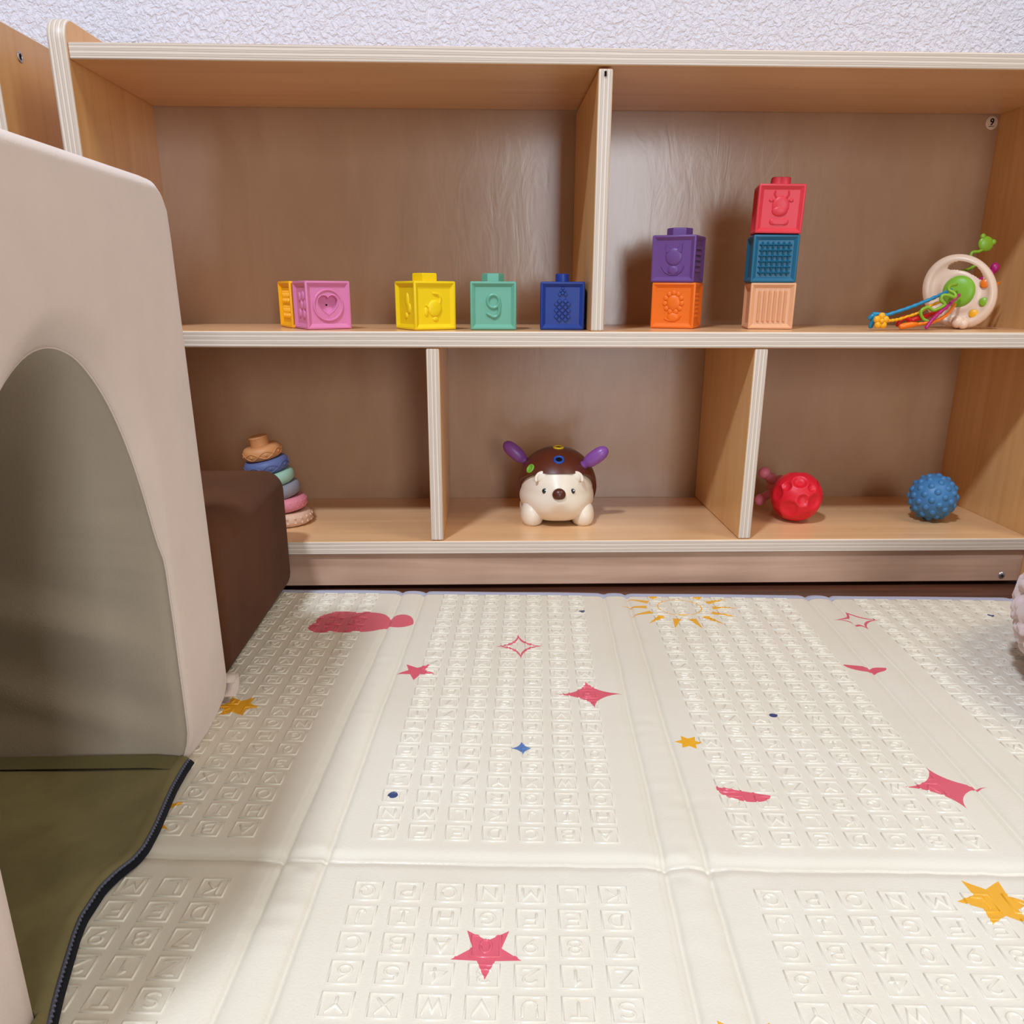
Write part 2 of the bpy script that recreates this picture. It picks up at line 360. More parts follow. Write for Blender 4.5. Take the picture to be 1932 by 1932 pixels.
def ridge(pts, wd, h, closed=False):
    p = np.asarray(pts, float); n = len(p)
    if closed: t1 = p-np.roll(p, 1, 0); t2 = np.roll(p, -1, 0)-p
    else:
        t1 = np.vstack([p[1]-p[0], np.diff(p, axis=0)]); t2 = np.vstack([np.diff(p, axis=0), p[-1]-p[-2]])
    t1 = t1/np.linalg.norm(t1, axis=1)[:, None]; t2 = t2/np.linalg.norm(t2, axis=1)[:, None]
    n1 = np.c_[-t1[:, 1], t1[:, 0]]; n2 = np.c_[-t2[:, 1], t2[:, 0]]; m = n1+n2; m /= np.maximum(np.linalg.norm(m, axis=1)[:, None], .3)
    m /= np.maximum((m*n1).sum(1)[:, None], .45)
    sec = [(-1, -.25), (-.62, .66), (0, 1), (.62, .66), (1, -.25)]
    rings = [np.array([[*(p[i]+m[i]*s*wd), z*h] for s, z in sec]) for i in range(n)]
    if not closed:
        def endr(i, t, sgn): return np.array([[*(p[i]+sgn*t*wd*.8+m[i]*s*wd*.5), (z*.4-.15)*h] for s, z in sec])
        rings = [endr(0, t1[0], -1)]+rings+[endr(n-1, t2[-1], 1)]
    P = np.array(rings); a, bb = P.shape[:2]
    f = [(i*bb+j, ((i+1) % a)*bb+j, ((i+1) % a)*bb+j+1, i*bb+j+1) for i in range(a if closed else a-1) for j in range(bb-1)]
    return P.reshape(-1, 3), f
EH = .00082
def tile(ch):
    Vs = []; Fs = []; k = 0; q = .0079
    V, f = ridge([(-q, -q), (q, -q), (q, q), (-q, q)], .00085, EH, True); Vs.append(V); Fs += f; k = len(V)
    wd, ht = .0082, .0096
    if ch in 'MW': wd = .0098
    if ch in '1IJ': wd = .0066
    for st_ in GL[ch]:
        pts = [(-(x-.5)*wd, -(y-.5)*ht) for x, y in st_]            # turned upside down: the text faces the shelf
        V, f = ridge(pts, .0011, EH); Vs.append(V); Fs += [tuple(i+k for i in g) for g in f]; k += len(V)
    return np.vstack(Vs), Fs
SEQ = 'ABCDEFGHIJKLMNOPQRSTUVWXYZ1234567890'
TI = {c: tile(c) for c in SEQ}
for k in (-1, 0, 1, 2):
    for r in range(-9, 23):
        yr = r*.02105 if r >= 0 else -.0595-(-1-r)*.02155
        for c in range(7):
            idx = 7*r+c if r >= 0 else 10+7*(r+1)+c
            V, f = TI[SEQ[idx % 36]]
            px = PER*k-.02423*c; V2 = V+np.array([px, yr, 0]); V2[:, 2] += MT+mat_z(V2[:, 0], V2[:, 1])*.999
            matmb.add(V2, f)

# mat material with the printed motifs, in the mat's own coordinates
M_mat, N, L, b = new_mat('cream_foam_mat_print')
class X:                                                          # tiny expression builder over math nodes
    def __init__(s, o): s.o = o
    def _b(s, op, q, q2=None, rev=False):
        n = N.new('ShaderNodeMath'); n.operation = op
        for i, a in enumerate(([q, s] if rev else [s, q]) + ([q2] if q2 is not None else [])):
            if a is None: continue
            if isinstance(a, X): L.new(a.o, n.inputs[i])
            else: n.inputs[i].default_value = a
        return X(n.outputs[0])
    def __add__(s, q): return s._b('ADD', q)
    def __sub__(s, q): return s._b('SUBTRACT', q)
    def __mul__(s, q): return s._b('MULTIPLY', q)
    def pw(s, q): return s._b('POWER', q)
    def ab(s): return s._b('ABSOLUTE', None)
    def lt(s, q): return s._b('LESS_THAN', q)
    def gt(s, q): return s._b('GREATER_THAN', q)
    def mx(s, q): return s._b('MAXIMUM', q)
    def mn(s, q): return s._b('MINIMUM', q)
    def fn(s, op, q=None): return s._b(op, q)
tc = N.new('ShaderNodeTexCoord'); sp = N.new('ShaderNodeSeparateXYZ'); L.new(tc.outputs['Object'], sp.inputs[0])
PX, PY = X(sp.outputs[0]), X(sp.outputs[1])
def affine(c, u, v):                                              # coordinates along the half-axes u and v
    A = np.linalg.inv(np.array([[u[0], v[0]], [u[1], v[1]]]))
    dx, dy = PX-c[0], PY-c[1]
    return dx*float(A[0, 0])+dy*float(A[0, 1]), dx*float(A[1, 0])+dy*float(A[1, 1])
def sparkle(l, r, t, bt, outline=0):
    l, r, t, bt = map(np.array, (l, r, t, bt)); c = (l+r+t+bt)/4
    a, d = affine(c, (r-l)/2, (t-bt)/2)
    s_ = a.ab().pw(.58)+d.ab().pw(.58); m = s_.lt(1)
    if outline: m = m.mn((a*(1/outline)).ab().pw(.58)._b('ADD', (d*(1/outline)).ab().pw(.58)).gt(1))
    return m
def star(n, c, R, ang, inner):
    dx, dy = PX-c[0], PY-c[1]; rr = (dx*dx+dy*dy).pw(.5)
    th = dy.fn('ARCTAN2', dx)-(math.radians(ang)-4*PI); th = th.fn('PINGPONG', PI/n)
    fx, fy = rr*th.fn('COSINE'), rr*th.fn('SINE')
    q = np.array([inner*R*math.cos(PI/n), inner*R*math.sin(PI/n)])-np.array([R, 0]); nn = np.array([q[1], -q[0]])
    return (fx*float(nn[0])+fy*float(nn[1])).lt(float(nn[0]*R))
def ell(c, rx, ry=None):
    a, d = affine(c, (rx, 0), (0, ry or rx)); return (a*a+d*d).lt(1)
def half(l, r, bulge):
    l, r, bulge = map(np.array, (l, r, bulge)); c = (l+r)/2
    a, d = affine(c, (r-l)/2, bulge-c); return (a*a+d*d).lt(1).mn(d.gt(-.05))
def union(*m):
    o = m[0]
    for q in m[1:]: o = o.mx(q)
    return o
pink = union(sparkle((-.0283, .2094), (.0338, .2136), (-.0011, .2367), (.0045, .1818)),
    sparkle((-.0873, .3188), (-.0367, .3219), (-.0644, .3466), (-.0601, .2827), .74),
    sparkle((.2764, .4059), (.3304, .4077), (.3005, .4298), (.3062, .3696), .74),
    sparkle((.2191, .0673), (.2824, .0693), (.2455, .0931), (.2506, .036)),
    star(5, (-.1579, .2546), .0192, -90, .42), star(5, (-.0721, -.1066), .0200, -90, .42),
    ell((-.271, .363), .0158), ell((-.257, .384), .0262), ell((-.230, .379), .0292), ell((-.192, .383), .0140, .0195), ell((-.248, .361), .022, .0130),
    half((.0839, .061), (.1203, .0511), (.0993, .0440)), half((.2486, .283), (.2865, .2757), (.2665, .2675)))
sx, sy = PX-.1165, PY-.4372; sr = (sx*sx+sy*sy).pw(.5); sa = sy.fn('ARCTAN2', sx)+4*PI
ray = ((sa*(14/(2*PI))).fn('PINGPONG', .5)*(2*PI/14)*sr)
rays = ray.lt((sr*-1+.066)*.16).mn(sr.gt(.037))
ring = ((sr-.0245).ab()).lt(.0007)
yellow = union(star(6, (.2228, -.0584), .0223, 0, .52), star(6, (.0752, .1268), .0112, 55, .55), star(6, (-.3015, .177), .0202, 0, .52),
    star(6, (-.3165, .0145), .033, 30, .36), star(6, (.0555, -.1725), .0256, 0, .52), rays, ring)
navy = union(ell((-.1466, .0434), .0036), ell((.1544, .1759), .0035), ell((.0056, .4196), .0034), ell((.4562, .4219), .0034))
blue = sparkle((-.0655, .1134), (-.0448, .1141), (-.0586, .1237), (-.0566, .1023))
col = None
n_ = noise(N, L, coords(N, L), 7, 3)
col = ramp(N, L, n_, [(.3, lin(222, 213, 195)), (.7, lin(227, 219, 203))])
for m_, c_ in ((pink, (214, 92, 108)), (yellow, (232, 168, 38)), (navy, (56, 70, 116)), (blue, (86, 120, 172))):
    mixn = N.new('ShaderNodeMixRGB'); L.new(m_.o, mixn.inputs[0]); L.new(col, mixn.inputs[1]); mixn.inputs[2].default_value = lin(*c_); col = mixn.outputs[0]
L.new(col, b.inputs['Base Color'])
setc(b, Roughness=.33, Specular_IOR_Level=.5)
v = coords(N, L); bump(N, L, b, noise(N, L, v, 620, 2, .5), .18, .0009)

mat_root = thing('play_mat', 'cream foam folding play mat embossed with letter tiles and printed stars', 'play mat', (MX, MY, 0), -MA)
matmb.build('foam_panels', M_mat, mat_root)
# grey binding along the far edge
M_bind = fabric('grey_lilac_binding', (166, 166, 186), .8, .2, 700, .3, .06)
xb = np.arange(-.4285, .76, .004); zb = mat_z(xb, xb*0+.47)
sec = [(.4715, .0015), (.4722, .5), (.4765, 1.0), (.482, .9), (.487, .55), (.4895, .1), (.4895, -.8)]
P = np.array([[(x, y+.0012*float(smooth_noise(np.array(x), np.array(0.), 60, 8))*(y > .48), (MT+.0006+z*1.0)-(.0006 if h < .3 else 0)+(h-1)*.0042 if h > -.5 else .0008) for y, h in sec] for x, z in zip(xb, zb)])
mb = MB(); mb.grid(P); mb.build('edge_binding', M_bind, mat_root)

# ---------------------------------------------------------------- beige arch tunnel
XF = -.113; YC, HW, ZA = -.5436, .1219, .3175; LEN = .62
def arch_outlines():
    zl = .12; inn = [(YC+HW, z) for z in np.linspace(AT, zl, 14)]
    inn += [(YC+HW*math.cos(a), zl+(ZA-zl)*math.sin(a)) for a in np.linspace(0, PI, 61)[1:-1]]
    inn += [(YC-HW, z) for z in np.linspace(zl, AT, 14)]; inn = np.array(inn); n = len(inn)
    inn[:, 0] += .024*np.clip((inn[:, 1]-.14)/.17, 0, 1)**1.3      # the arch leans a little to the far side
    yo0, yo1, zt, r = -.322, -.7655, .4175, .026
    o = [(yo0, z) for z in np.linspace(AT, zt-r, 30)]+[(yo0-r+r*math.cos(a), zt-r+r*math.sin(a)) for a in np.linspace(0, PI/2, 9)[1:]]
    o += [(y, zt) for y in np.linspace(yo0-r, yo1+r, 40)[1:]]+[(yo1+r-r*math.sin(a), zt-r+r*math.cos(a)) for a in np.linspace(0, PI/2, 9)[1:]]
    o += [(yo1, z) for z in np.linspace(zt-r, AT, 30)[1:]]; o = np.array(o)
    # sides lean in a little towards the top, as soft foam does
    k = np.clip((o[:, 1]-AT)/.4, 0, 1); o[:, 0] += np.where(o[:, 0] > YC, -.014*k, .014*k)
    s = np.r_[0, np.cumsum(np.linalg.norm(np.diff(o, axis=0), axis=1))]
    # match outer points to the inner ones: by direction over the arch, by height along the legs
    tt = np.linspace(0, s[-1], 4000); dense = np.c_[np.interp(tt, s, o[:, 0]), np.interp(tt, s, o[:, 1])]
    wrapa = lambda a: np.mod(a+PI/2, 2*PI)-PI/2
    ad = np.maximum.accumulate(wrapa(np.arctan2(dense[:, 1]-.10, dense[:, 0]-YC))); ai = wrapa(np.arctan2(inn[:, 1]-.10, inn[:, 0]-YC))
    si = np.interp(ai, ad, tt); k_ = 13
    si[:k_+1] = np.linspace(0, si[k_], k_+1); si[-k_-1:] = np.linspace(si[-k_-1], s[-1], k_+1)
    out = np.c_[np.interp(si, tt, dense[:, 0]), np.interp(si, tt, dense[:, 1])]
    out[0, 1] = out[-1, 1] = AT
    return inn, out
inn, out = arch_outlines(); nA = len(inn)
def normals2(p, sgn):
    t = np.gradient(p, axis=0); t /= np.linalg.norm(t, axis=1)[:, None]; return sgn*np.c_[t[:, 1], -t[:, 0]]
ni = normals2(inn, 1); no = normals2(out, -1)          # both point into the foam
ni = np.where(((inn+ni*.01-[YC, .1])**2).sum(1)[:, None] > ((inn-[YC, .1])**2).sum(1)[:, None], ni, -ni)
no = np.where(((out+no*.01-[YC, .2])**2).sum(1)[:, None] < ((out-[YC, .2])**2).sum(1)[:, None], no, -no)
rin = .0025+.019*np.clip((inn[:, 1]-.17)/.13, 0, 1)**.8
rout = np.full(nA, .010)
rows = []
def row(p2, x): rows.append(np.c_[np.full(nA, x) if np.isscalar(x) else x, p2])
for x in (XF-LEN, XF-LEN*.5, XF-.05): row(out, x)
for a in np.linspace(0, PI/2, 6): row(out+no*(rout*(1-math.cos(a)))[:, None], XF-rout*(1-math.sin(a)))
fo, fi = out+no*rout[:, None], inn+ni*rin[:, None]
for s_ in np.linspace(0, 1, 12)[1:-1]: row(fo+(fi-fo)*s_, XF+.0025*math.sin(PI*s_))
k0 = len(rows)
for q in np.linspace(0, 1, 9):
    cq = .5*q+.5*(1-math.cos(q*PI/2)); row(inn+ni*(rin*(1-q))[:, None], XF-np.minimum(rin, .003+.50*rin)*cq)
k1 = len(rows)
for x in np.linspace(XF-.0138, XF-LEN, 36):
    dpt = XF-.0138-x
    sag = .006*np.sin(np.clip((inn[:, 1]-AT)/.11, 0, 1)*PI)*min(1, dpt/.05)
    fold = sum(a_*np.exp(-((inn[:, 1]-(z0+sl*dpt))/wd_)**2) for a_, z0, sl, wd_ in ((.0030, .100, .30, .010), (-.0022, .125, .30, .012), (.0032, .030, .32, .010), (-.0020, .055, .34, .014), (.003, .20, .12, .02)))*min(1, dpt/.04)*np.where(inn[:, 0] > YC, 1, .6)
    row(inn+ni*(sag-fold)[:, None], x)
arch = thing('arch_tunnel', 'large beige suede foam arch tunnel standing in the left foreground on the mat', 'foam arch', (XF, YC, AT))
A = np.array(rows)
low = np.clip(1-(A[:, :, 2]-AT)/.030, 0, 1)**2; low = np.where(A[:, :, 1] > YC, low, 0); A[:, :, 0] -= .009*low*np.clip((A[:, :, 0]-(XF-.03))/.03, 0, 1)
A -= np.array([XF, YC, AT])
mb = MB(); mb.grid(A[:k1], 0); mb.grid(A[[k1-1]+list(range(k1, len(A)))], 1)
for e in (0, -1):                                                   # undersides of the two legs
    idx = list(range(len(A))); mb.add(A[idx, e], [tuple(range(len(A)))], 0)
mb.add(np.vstack([A[0], A[-1]]), [(i, i+1, nA+i+1, nA+i) for i in range(nA-1)], 0)
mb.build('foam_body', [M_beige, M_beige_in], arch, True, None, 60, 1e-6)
pip = np.c_[np.full(nA, -1.0), inn]; pip[:, 0] = XF-np.minimum(rin, .003+.50*rin)-.0008; pip[:, 0] -= .009*np.where(inn[:, 0] > YC, np.clip(1-(inn[:, 1]-AT)/.030, 0, 1)**2, 0)*.9; pip -= np.array([XF, YC, AT])
mb = MB(); mb.tube(pip-np.c_[np.zeros(nA), ni*.0004], .0007, 0, 6); mb.build('seam_piping', M_beige, arch)
# little folded loop tag at the far bottom corner
mb = MB(); lp = [(-.324, .017), (-.314, .019), (-.3095, .0245), (-.3090, .0300), (-.3115, .0335), (-.317, .0335), (-.3255, .0315)]
mb.grid([[np.array([x, y-YC, z-AT]) for x in (-.0115, -.004, .0035)] for y, z in lp]); tg = mb.build('loop_tag', M_beige, arch); sm = tg.modifiers.new('thick', 'SOLIDIFY'); sm.thickness = .0010

# ---------------------------------------------------------------- olive pad inside the tunnel
EY = [-0.4248, -0.4389, -0.4631, -0.4831, -0.511, -0.5334, -0.5464, -0.5578, -0.5723, -0.5862, -0.5961, -0.6104, -0.621, -0.6381, -0.6528, -0.6667, -0.692]
EX = [-0.1136, -0.114, -0.1133, -0.1114, -0.1084, -0.1074, -0.1094, -0.1147, -0.1183, -0.1183, -0.1186, -0.1163, -0.1138, -0.1098, -0.1062, -0.1023, -0.0945]
ey_ = np.array(EY)
ex_ = np.array(EX)+.0056
o_ = np.argsort(ey_); yy = np.linspace(-.4240, -.6900, 100)
ker = np.hanning(13); ker /= ker.sum()
def edge_x(y): return np.interp(y, YD, XD)
YD = np.linspace(-.70, -.40, 300); XD = np.interp(YD, ey_[o_], ex_[o_]); XD = np.convolve(np.pad(XD, 6, 'edge'), ker, 'valid'); xe = edge_x(yy)
pad = thing('floor_pad', 'olive green suede pad with black zip edge lying under the beige arch', 'pad', (XF, YC, AT))
off = np.array([XF, YC, 0])
def strip(d0, d1, zs0, zs1, n=4, zc=0): return [[(x-d0+(d0-d1)*k/(n-1), y, zs0+(zs1-zs0)*k/(n-1)+zc*math.sin(PI*k/(n-1))) for k in range(n)] for x, y in zip(xe, yy)]
mb = MB(); sec = [(.60, .0010), (.60, .0060)]+[(d, .0062+.0004*math.sin(d*60)) for d in np.linspace(.58, .02, 20)]+[(.0165, .0066), (.014, .0072), (.0115, .0066), (.0095, .0058), (.009, .001)]
P = np.array([[(x-d if y > -.6640 else max(x-d, -.1115), y, AT+z) for d, z in sec] for x, y in zip(xe, yy)])-off-np.array([0, 0, AT])
mb.grid(P); mb.add(P[0], [tuple(range(len(sec)))]); mb.add(P[-1], [tuple(range(len(sec)))]); mb.build('pad_body', M_olive, pad, True, None, 50)
hem = np.array([[(x, y, z) for x, z in ((-.70, .0062), (-.70, .0082), (-.14, .0084), (-.125, .0070))] for y in np.linspace(-.4242, -.4425, 5)]); hem = hem-np.array([XF, YC, 0])
mb = MB(); mb.grid(hem); mb.build('hem_strip', M_olive2, pad)
mb = MB(); mb.grid(np.array(strip(.0095, .0056, .0046, .0012, 6, .0008))-np.array([XF, YC, 0])); mb.build('zip_tape', M_black, pad)
mb = MB()
ys_ = np.arange(-.428, -.6895, -.0032)
mb.tube([(edge_x(y)-.0088-XF, y-YC, .0056) for y in ys_], .0010, 0, 6)
for y in ys_: mb.ellipsoid((edge_x(y)-.0082-XF, y-YC, .0060), (.0013, .0009, .0011), 0, 6, 4)
zt = mb.build('zip_teeth', M_teeth, pad)

# ---------------------------------------------------------------- brown foam block
bb = rbox('foam_block', (.33, .288, .1435), (-.2895, -.1515, AT+.0722), M_brown, None, .022, 6)
tag(bb, 'dark brown suede foam block between the beige arch and the shelf', 'foam block')

# ---------------------------------------------------------------- bouclé pouf at the right edge
pts = rng.normal(size=(1700, 3)); pts /= np.linalg.norm(pts, axis=1)[:, None]
nu, nv = 380, 150; P = []
for j in range(nv+1):
    ph = PI*j/nv; ring_ = []
    for i in range(nu):
        th = 2*PI*i/nu; d = np.array([math.sin(ph)*math.cos(th), math.sin(ph)*math.sin(th), -math.cos(ph)]); ring_.append(d)
    P.append(ring_)
P = np.array(P).reshape(-1, 3); best = np.full(len(P), -1.)
for q in range(0, len(pts), 100): best = np.maximum(best, (P @ pts[q:q+100].T).max(1))
dist = np.arccos(np.clip(best, -1, 1)); nub = np.sqrt(np.clip(1-(dist/.052)**2, 0, 1))
e1 = .55; sgn = np.sign(P[:, 2]); zz = sgn*np.abs(P[:, 2])**.75
rad = np.hypot(P[:, 0], P[:, 1]); rr_ = rad**e1
B = np.c_[P[:, 0]/np.maximum(rad, 1e-6)*rr_*.183, P[:, 1]/np.maximum(rad, 1e-6)*rr_*.183, zz*.068]
k = B[:, 2]/.068; B[:, :2] *= (1-.035*np.clip(k, -1, 1)-.03*np.clip(k, 0, 1))[:, None]
Nrm = B/np.array([.183, .183, .068])**2; Nrm /= np.linalg.norm(Nrm, axis=1)[:, None]
B = B+Nrm*(nub*.0125)[:, None]; B[:, 2] = np.maximum(B[:, 2], -.069)
mb = MB(); mb.grid(B.reshape(nv+1, nu, 3), 0, False, True)
pf = mb.build('boucle_pouf', M_boucle, None, True, (.7660, -.352, AT+.0705)); tag(pf, 'pinkish cream nubby boucle pouf cut off by the right edge', 'pouf')

# ---------------------------------------------------------------- silicone blocks
BS = .0525
def block_body(floor_depth=.0030, hole_front=False):
    bm = bmesh.new(); bmesh.ops.create_cube(bm, size=BS)
    bmesh.ops.translate(bm, vec=(0, 0, BS/2), verts=bm.verts)
    bmesh.ops.bevel(bm, geom=list(bm.edges), offset=.0016, segments=2, profile=.5, affect='EDGES')
    big = [f for f in bm.faces if f.calc_area() > BS*BS*.7 and abs(f.normal.z) < .5]
    bmesh.ops.inset_individual(bm, faces=big, thickness=.0010, depth=0)
    bmesh.ops.inset_individual(bm, faces=big, thickness=.0054, depth=-floor_depth)
    global IW
    IW = max(abs(v.co.x) for f in big if f.is_valid and f.normal.y < -.9 for v in f.verts)
    if hole_front:
        ff = [f for f in big if f.is_valid and f.normal.y < -.9]
        bmesh.ops.delete(bm, geom=ff, context='FACES_ONLY')
    bm.verts.ensure_lookup_table()
    V = [v.co[:] for v in bm.verts]; Fc = [tuple(v.index for v in f.verts) for f in bm.faces]
    bm.free(); return V, Fc
FD = .0030; H2 = BS/2; CZ = BS/2
FSC = 1.0
def face_front(V):
    V = np.array(V, float); V[:, :2] *= FSC; return np.c_[V[:, 0], -H2+FD-V[:, 2], CZ+V[:, 1]]
def face_left(V): return np.c_[-H2+FD-V[:, 2], -V[:, 0], CZ+V[:, 1]]
def face_right(V): return np.c_[H2-FD+V[:, 2], V[:, 0], CZ+V[:, 1]]
def R(mb, face, pts, wd, h, closed=False):
    V, f = ridge(np.array(pts)*1.0, wd, h, closed); mb.add(face(V), f)
def dome(mb, face, c, rx, ry, h, n=20, pw=.5):
    rings = [[(c[0]+rx*s*math.cos(2*PI*i/n), c[1]+ry*s*math.sin(2*PI*i/n), h*(1-s**3)**pw-.0002) for i in range(n)] for s in (1, .97, .9, .75, .5, .2, .02)]
    P = np.array(rings); mb.grid(face(P.reshape(-1, 3)).reshape(P.shape), 0, False, True)
def stud(kind, mats, parent, z=BS, rot=0, srad=None):
    mb = MB()
    if kind == 'round': pr = [(.0082*math.cos(a), .0082*math.sin(a)) for a in np.linspace(0, 2*PI, 25)[:-1]]
    elif kind == 'hex': pr = [((.0128 if srad is None else srad)*math.cos(a), (.0128 if srad is None else srad)*math.sin(a)) for a in np.linspace(0, 2*PI, 7)[:-1]+rot]
    elif kind == 'square': pr = [(.0140*math.cos(a), .0140*math.sin(a)) for a in np.linspace(0, 2*PI, 5)[:-1]+rot]
    else: pr = [((.0098+.0028*abs(math.cos(2*(a+rot))))*math.cos(a), (.0098+.0028*abs(math.cos(2*(a+rot))))*math.sin(a)) for a in np.linspace(0, 2*PI, 49)[:-1]]
    c = np.array(pr); n = len(c); s = .94
    rings = [np.c_[c, np.full(n, -.001)], np.c_[c, np.full(n, .0072)], np.c_[c*.97, np.full(n, .0084)], np.c_[c*.90, np.full(n, .0088)]]
    mb.grid(rings, 0, False, True); mb.add(rings[3], [tuple(range(n))])
    return mb.build('stud', mats, parent, True, (0, 0, z), 35)
def make_block(label, rgb, x, y, z, a, reliefs, studk=None, srot=0, hole=False, tilt=None, group='soft silicone blocks on the middle shelf'):
    m = plastic('silicone_'+label.split()[0]+'_'+label.split()[1], rgb, .42, .4, .0)
    t = thing('toy_block', label, 'block', (x, y, z), math.radians(a), group)
    if tilt: t.rotation_euler = (math.radians(tilt[0]), math.radians(tilt[1]), math.radians(a))
    mb = MB(); mb.add(*block_body(FD, hole))
    global FSC
    for fn in reliefs:
        FSC = {'pineapple': 1.25, 'cat': 1.2, 'lion': 1.2, 'cow': 1.12, 'snail': 1.05}.get(fn.__name__, 1.0); fn(mb)
    FSC = 1.0
    ms = [m, M_dark]
    mb.build('block_body', ms, t, True, None, 32)
    if studk: stud(studk, m, t, BS, srot, .0152 if 'purple' in label else None)
    return t
IW = BS/2-.0016-.0010-.0054                     # half size of the sunken face
# relief pictures
def heart_face(mb):
    n = 72; th = np.linspace(0, 2*PI, n+1)[:-1]
    sq = np.array([(math.cos(a), math.sin(a)) for a in th]); sq = sq/np.abs(sq).max(1)[:, None]*IW
    R_o = .0176; cir = np.c_[np.cos(th), np.sin(th)]*R_o; cir2 = cir*.90
    dt = np.linspace(0, 2*PI, 2000); hx = 16*np.sin(dt)**3; hy = 13*np.cos(dt)-5*np.cos(2*dt)-2*np.cos(3*dt)-np.cos(4*dt)+2.2
    ang = np.unwrap(np.arctan2(hy, hx)); o_ = np.argsort(np.mod(np.arctan2(hy, hx), 2*PI)); am = np.mod(np.arctan2(hy, hx), 2*PI)[o_]
    rr = np.hypot(hx, hy)[o_]; rh = np.interp(th, am, rr, period=2*PI)*.00076; rh = rh*.66+.0105*.34
    he = np.c_[np.cos(th)*rh, np.sin(th)*rh]
    lv = [(sq, 0), (cir*1.02, 0), (cir, .0016), (cir*.97, .0021), (cir*.91, .0021), (cir*.86, .0007), (he*1.14, .0007), (he*1.07, .0013), (he, .0006), (he*.96, -.0055), (he*.5, -.0062), (he*.10, -.0062)]
    P = np.array([np.c_[c, np.full(n, h)] for c, h in lv]); mb.grid(face_front(P.reshape(-1, 3)).reshape(P.shape), 0, False, True)
    mb.add(face_front(np.c_[he*.11, np.full(n, -.0060)]), [tuple(range(n))], 1)
def flower_left(mb):
    for u, v_ in ((-.008, .009), (.006, .010), (-.009, -.009), (.007, -.010), (-.001, 0), (.012, 0)): dome(mb, face_left, (u, v_), .0048, .0055, .0022)
def wavy_bars(face):
    def fn(mb):
        for row_ in (.0085, -.0085):
            for u in np.linspace(-.012, .012, 5): R(mb, face, [(u+.0010*math.sin(q*2), row_+q*.0021) for q in np.linspace(-3, 3, 8)], .0014, .0018)
    return fn
def snail(mb):
    dome(mb, face_front, (.0005, -.0030), .0085, .0092, .0026)
    R(mb, face_front, [(-.001, .0125), (.004, .0115), (.0070, .0085), (.0068, .0050), (.0055, .002)], .0016, .0020)
    dome(mb, face_front, (-.0100, -.0065), .0026, .0050, .0018); dome(mb, face_front, (.001, -.0138), .0034, .0026, .0016)
    R(mb, face_front, [(-.0075, -.002), (-.0105, .0005)], .0011, .0014)
def critter_left(mb):
    dome(mb, face_left, (.002, .006), .0040, .0080, .0022); dome(mb, face_left, (.006, -.003), .0045, .0060, .0022); dome(mb, face_left, (-.002, -.011), .0036, .0036, .0018)
def nine(mb):
    pts = arc(.0002, .0048, .0066, .0070, 0, 352, 18); R(mb, face_front, pts, .0024, .0026, True)
    R(mb, face_front, [(.0068, .0055), (.0072, .001), (.0068, -.0045)]+arc(.0010, -.0048, .0058, .0074, 0, -118, 8)+[(-.0066, -.0088)], .0024, .0026)
def pineapple(mb):
    # leaves and a body cut into diamonds
    for u in np.arange(-4, 5):
        for v_ in np.arange(-5, 6):
            cx, cy = u*.0029, v_*.0027-.0040
            if (u+v_) % 2: continue
            if (cx/.0086)**2+((cy+.0040)/.0105)**2 > .98: continue
            mb.prism([(cx-.0026, cy), (cx, cy-.0024), (cx+.0026, cy), (cx, cy+.0024)], -.0002, .0020, 0, face_front, .25)
    for cx, cy, q in ((-.0028, .0100, .0021), (.0028, .0100, .0021), (0, .0112, .0022), (-.0018, .0132, .0016), (.0018, .0132, .0016), (0, .0152, .0016)):
        mb.prism([(cx-q, cy), (cx, cy-q), (cx+q, cy), (cx, cy+q)], -.0002, .0018, 0, face_front, .25)
def lion(mb):
    for a in np.linspace(-70, 250, 11): dome(mb, face_front, (.0085*math.cos(math.radians(a)), .0030+.0092*math.sin(math.radians(a))), .0026, .0026, .0018, 14)
    dome(mb, face_front, (.0002, .0028), .0070, .0076, .0026); dome(mb, face_front, (.0002, -.0112), .0058, .0046, .0022)
    R(mb, face_front, [(-.0080, -.0125), (-.004, -.0142), (.002, -.0145), (.0062, -.0125), (.0082, -.0095)], .0010, .0016)
def dots_right(mb):
    for v_ in (.011, .006, .001, -.004, -.009, -.014):
        for u in (-.010, -.003, .004, .011): dome(mb, face_right, (u, v_+.002), .0021, .0021, .0020, 10)
def cat(mb):
    dome(mb, face_front, (0, .0020), .0086, .0084, .0024)
    for s in (-1, 1):
        mb.prism([(s*.0022, .0075), (s*.0078, .0050), (s*.0084, .0138)], -.0002, .0018, 0, face_front, .15)
    dome(mb, face_front, (0, -.0105), .0056, .0044, .0022)
    R(mb, face_front, [(-.0115, -.0075), (-.0085, -.0120), (-.003, -.0148), (.004, -.0145), (.0088, -.0110), (.0105, -.0070)], .0008, .0014)
def slots_right(mb):
    for v_ in (.0125, .0062, 0, -.0062, -.0125): mb.prism([(-.014, v_-.0018), (.014, v_-.0018), (.014, v_+.0018), (-.014, v_+.0018)], -.0002, .0026, 0, face_right, .02)
def cow(mb):
    dome(mb, face_front, (0, .0030), .0088, .0094, .0024); dome(mb, face_front, (-.0006, -.0020), .0080, .0052, .0032)
    for s in (-1, 1):
        R(mb, face_front, [(s*.0052, .0105), (s*.0072, .0140), (s*.0066, .0165)], .0011, .0018)
        dome(mb, face_front, (s*.0098, .0080), .0026, .0018, .0018, 12)
        dome(mb, face_front, (s*.0062, -.0122), .0036, .0034, .0020, 14)
    mb.prism([(-.006, -.0148), (.006, -.0148), (.006, -.0098), (-.006, -.0098)], -.0002, .0018, 0, face_front, .1)
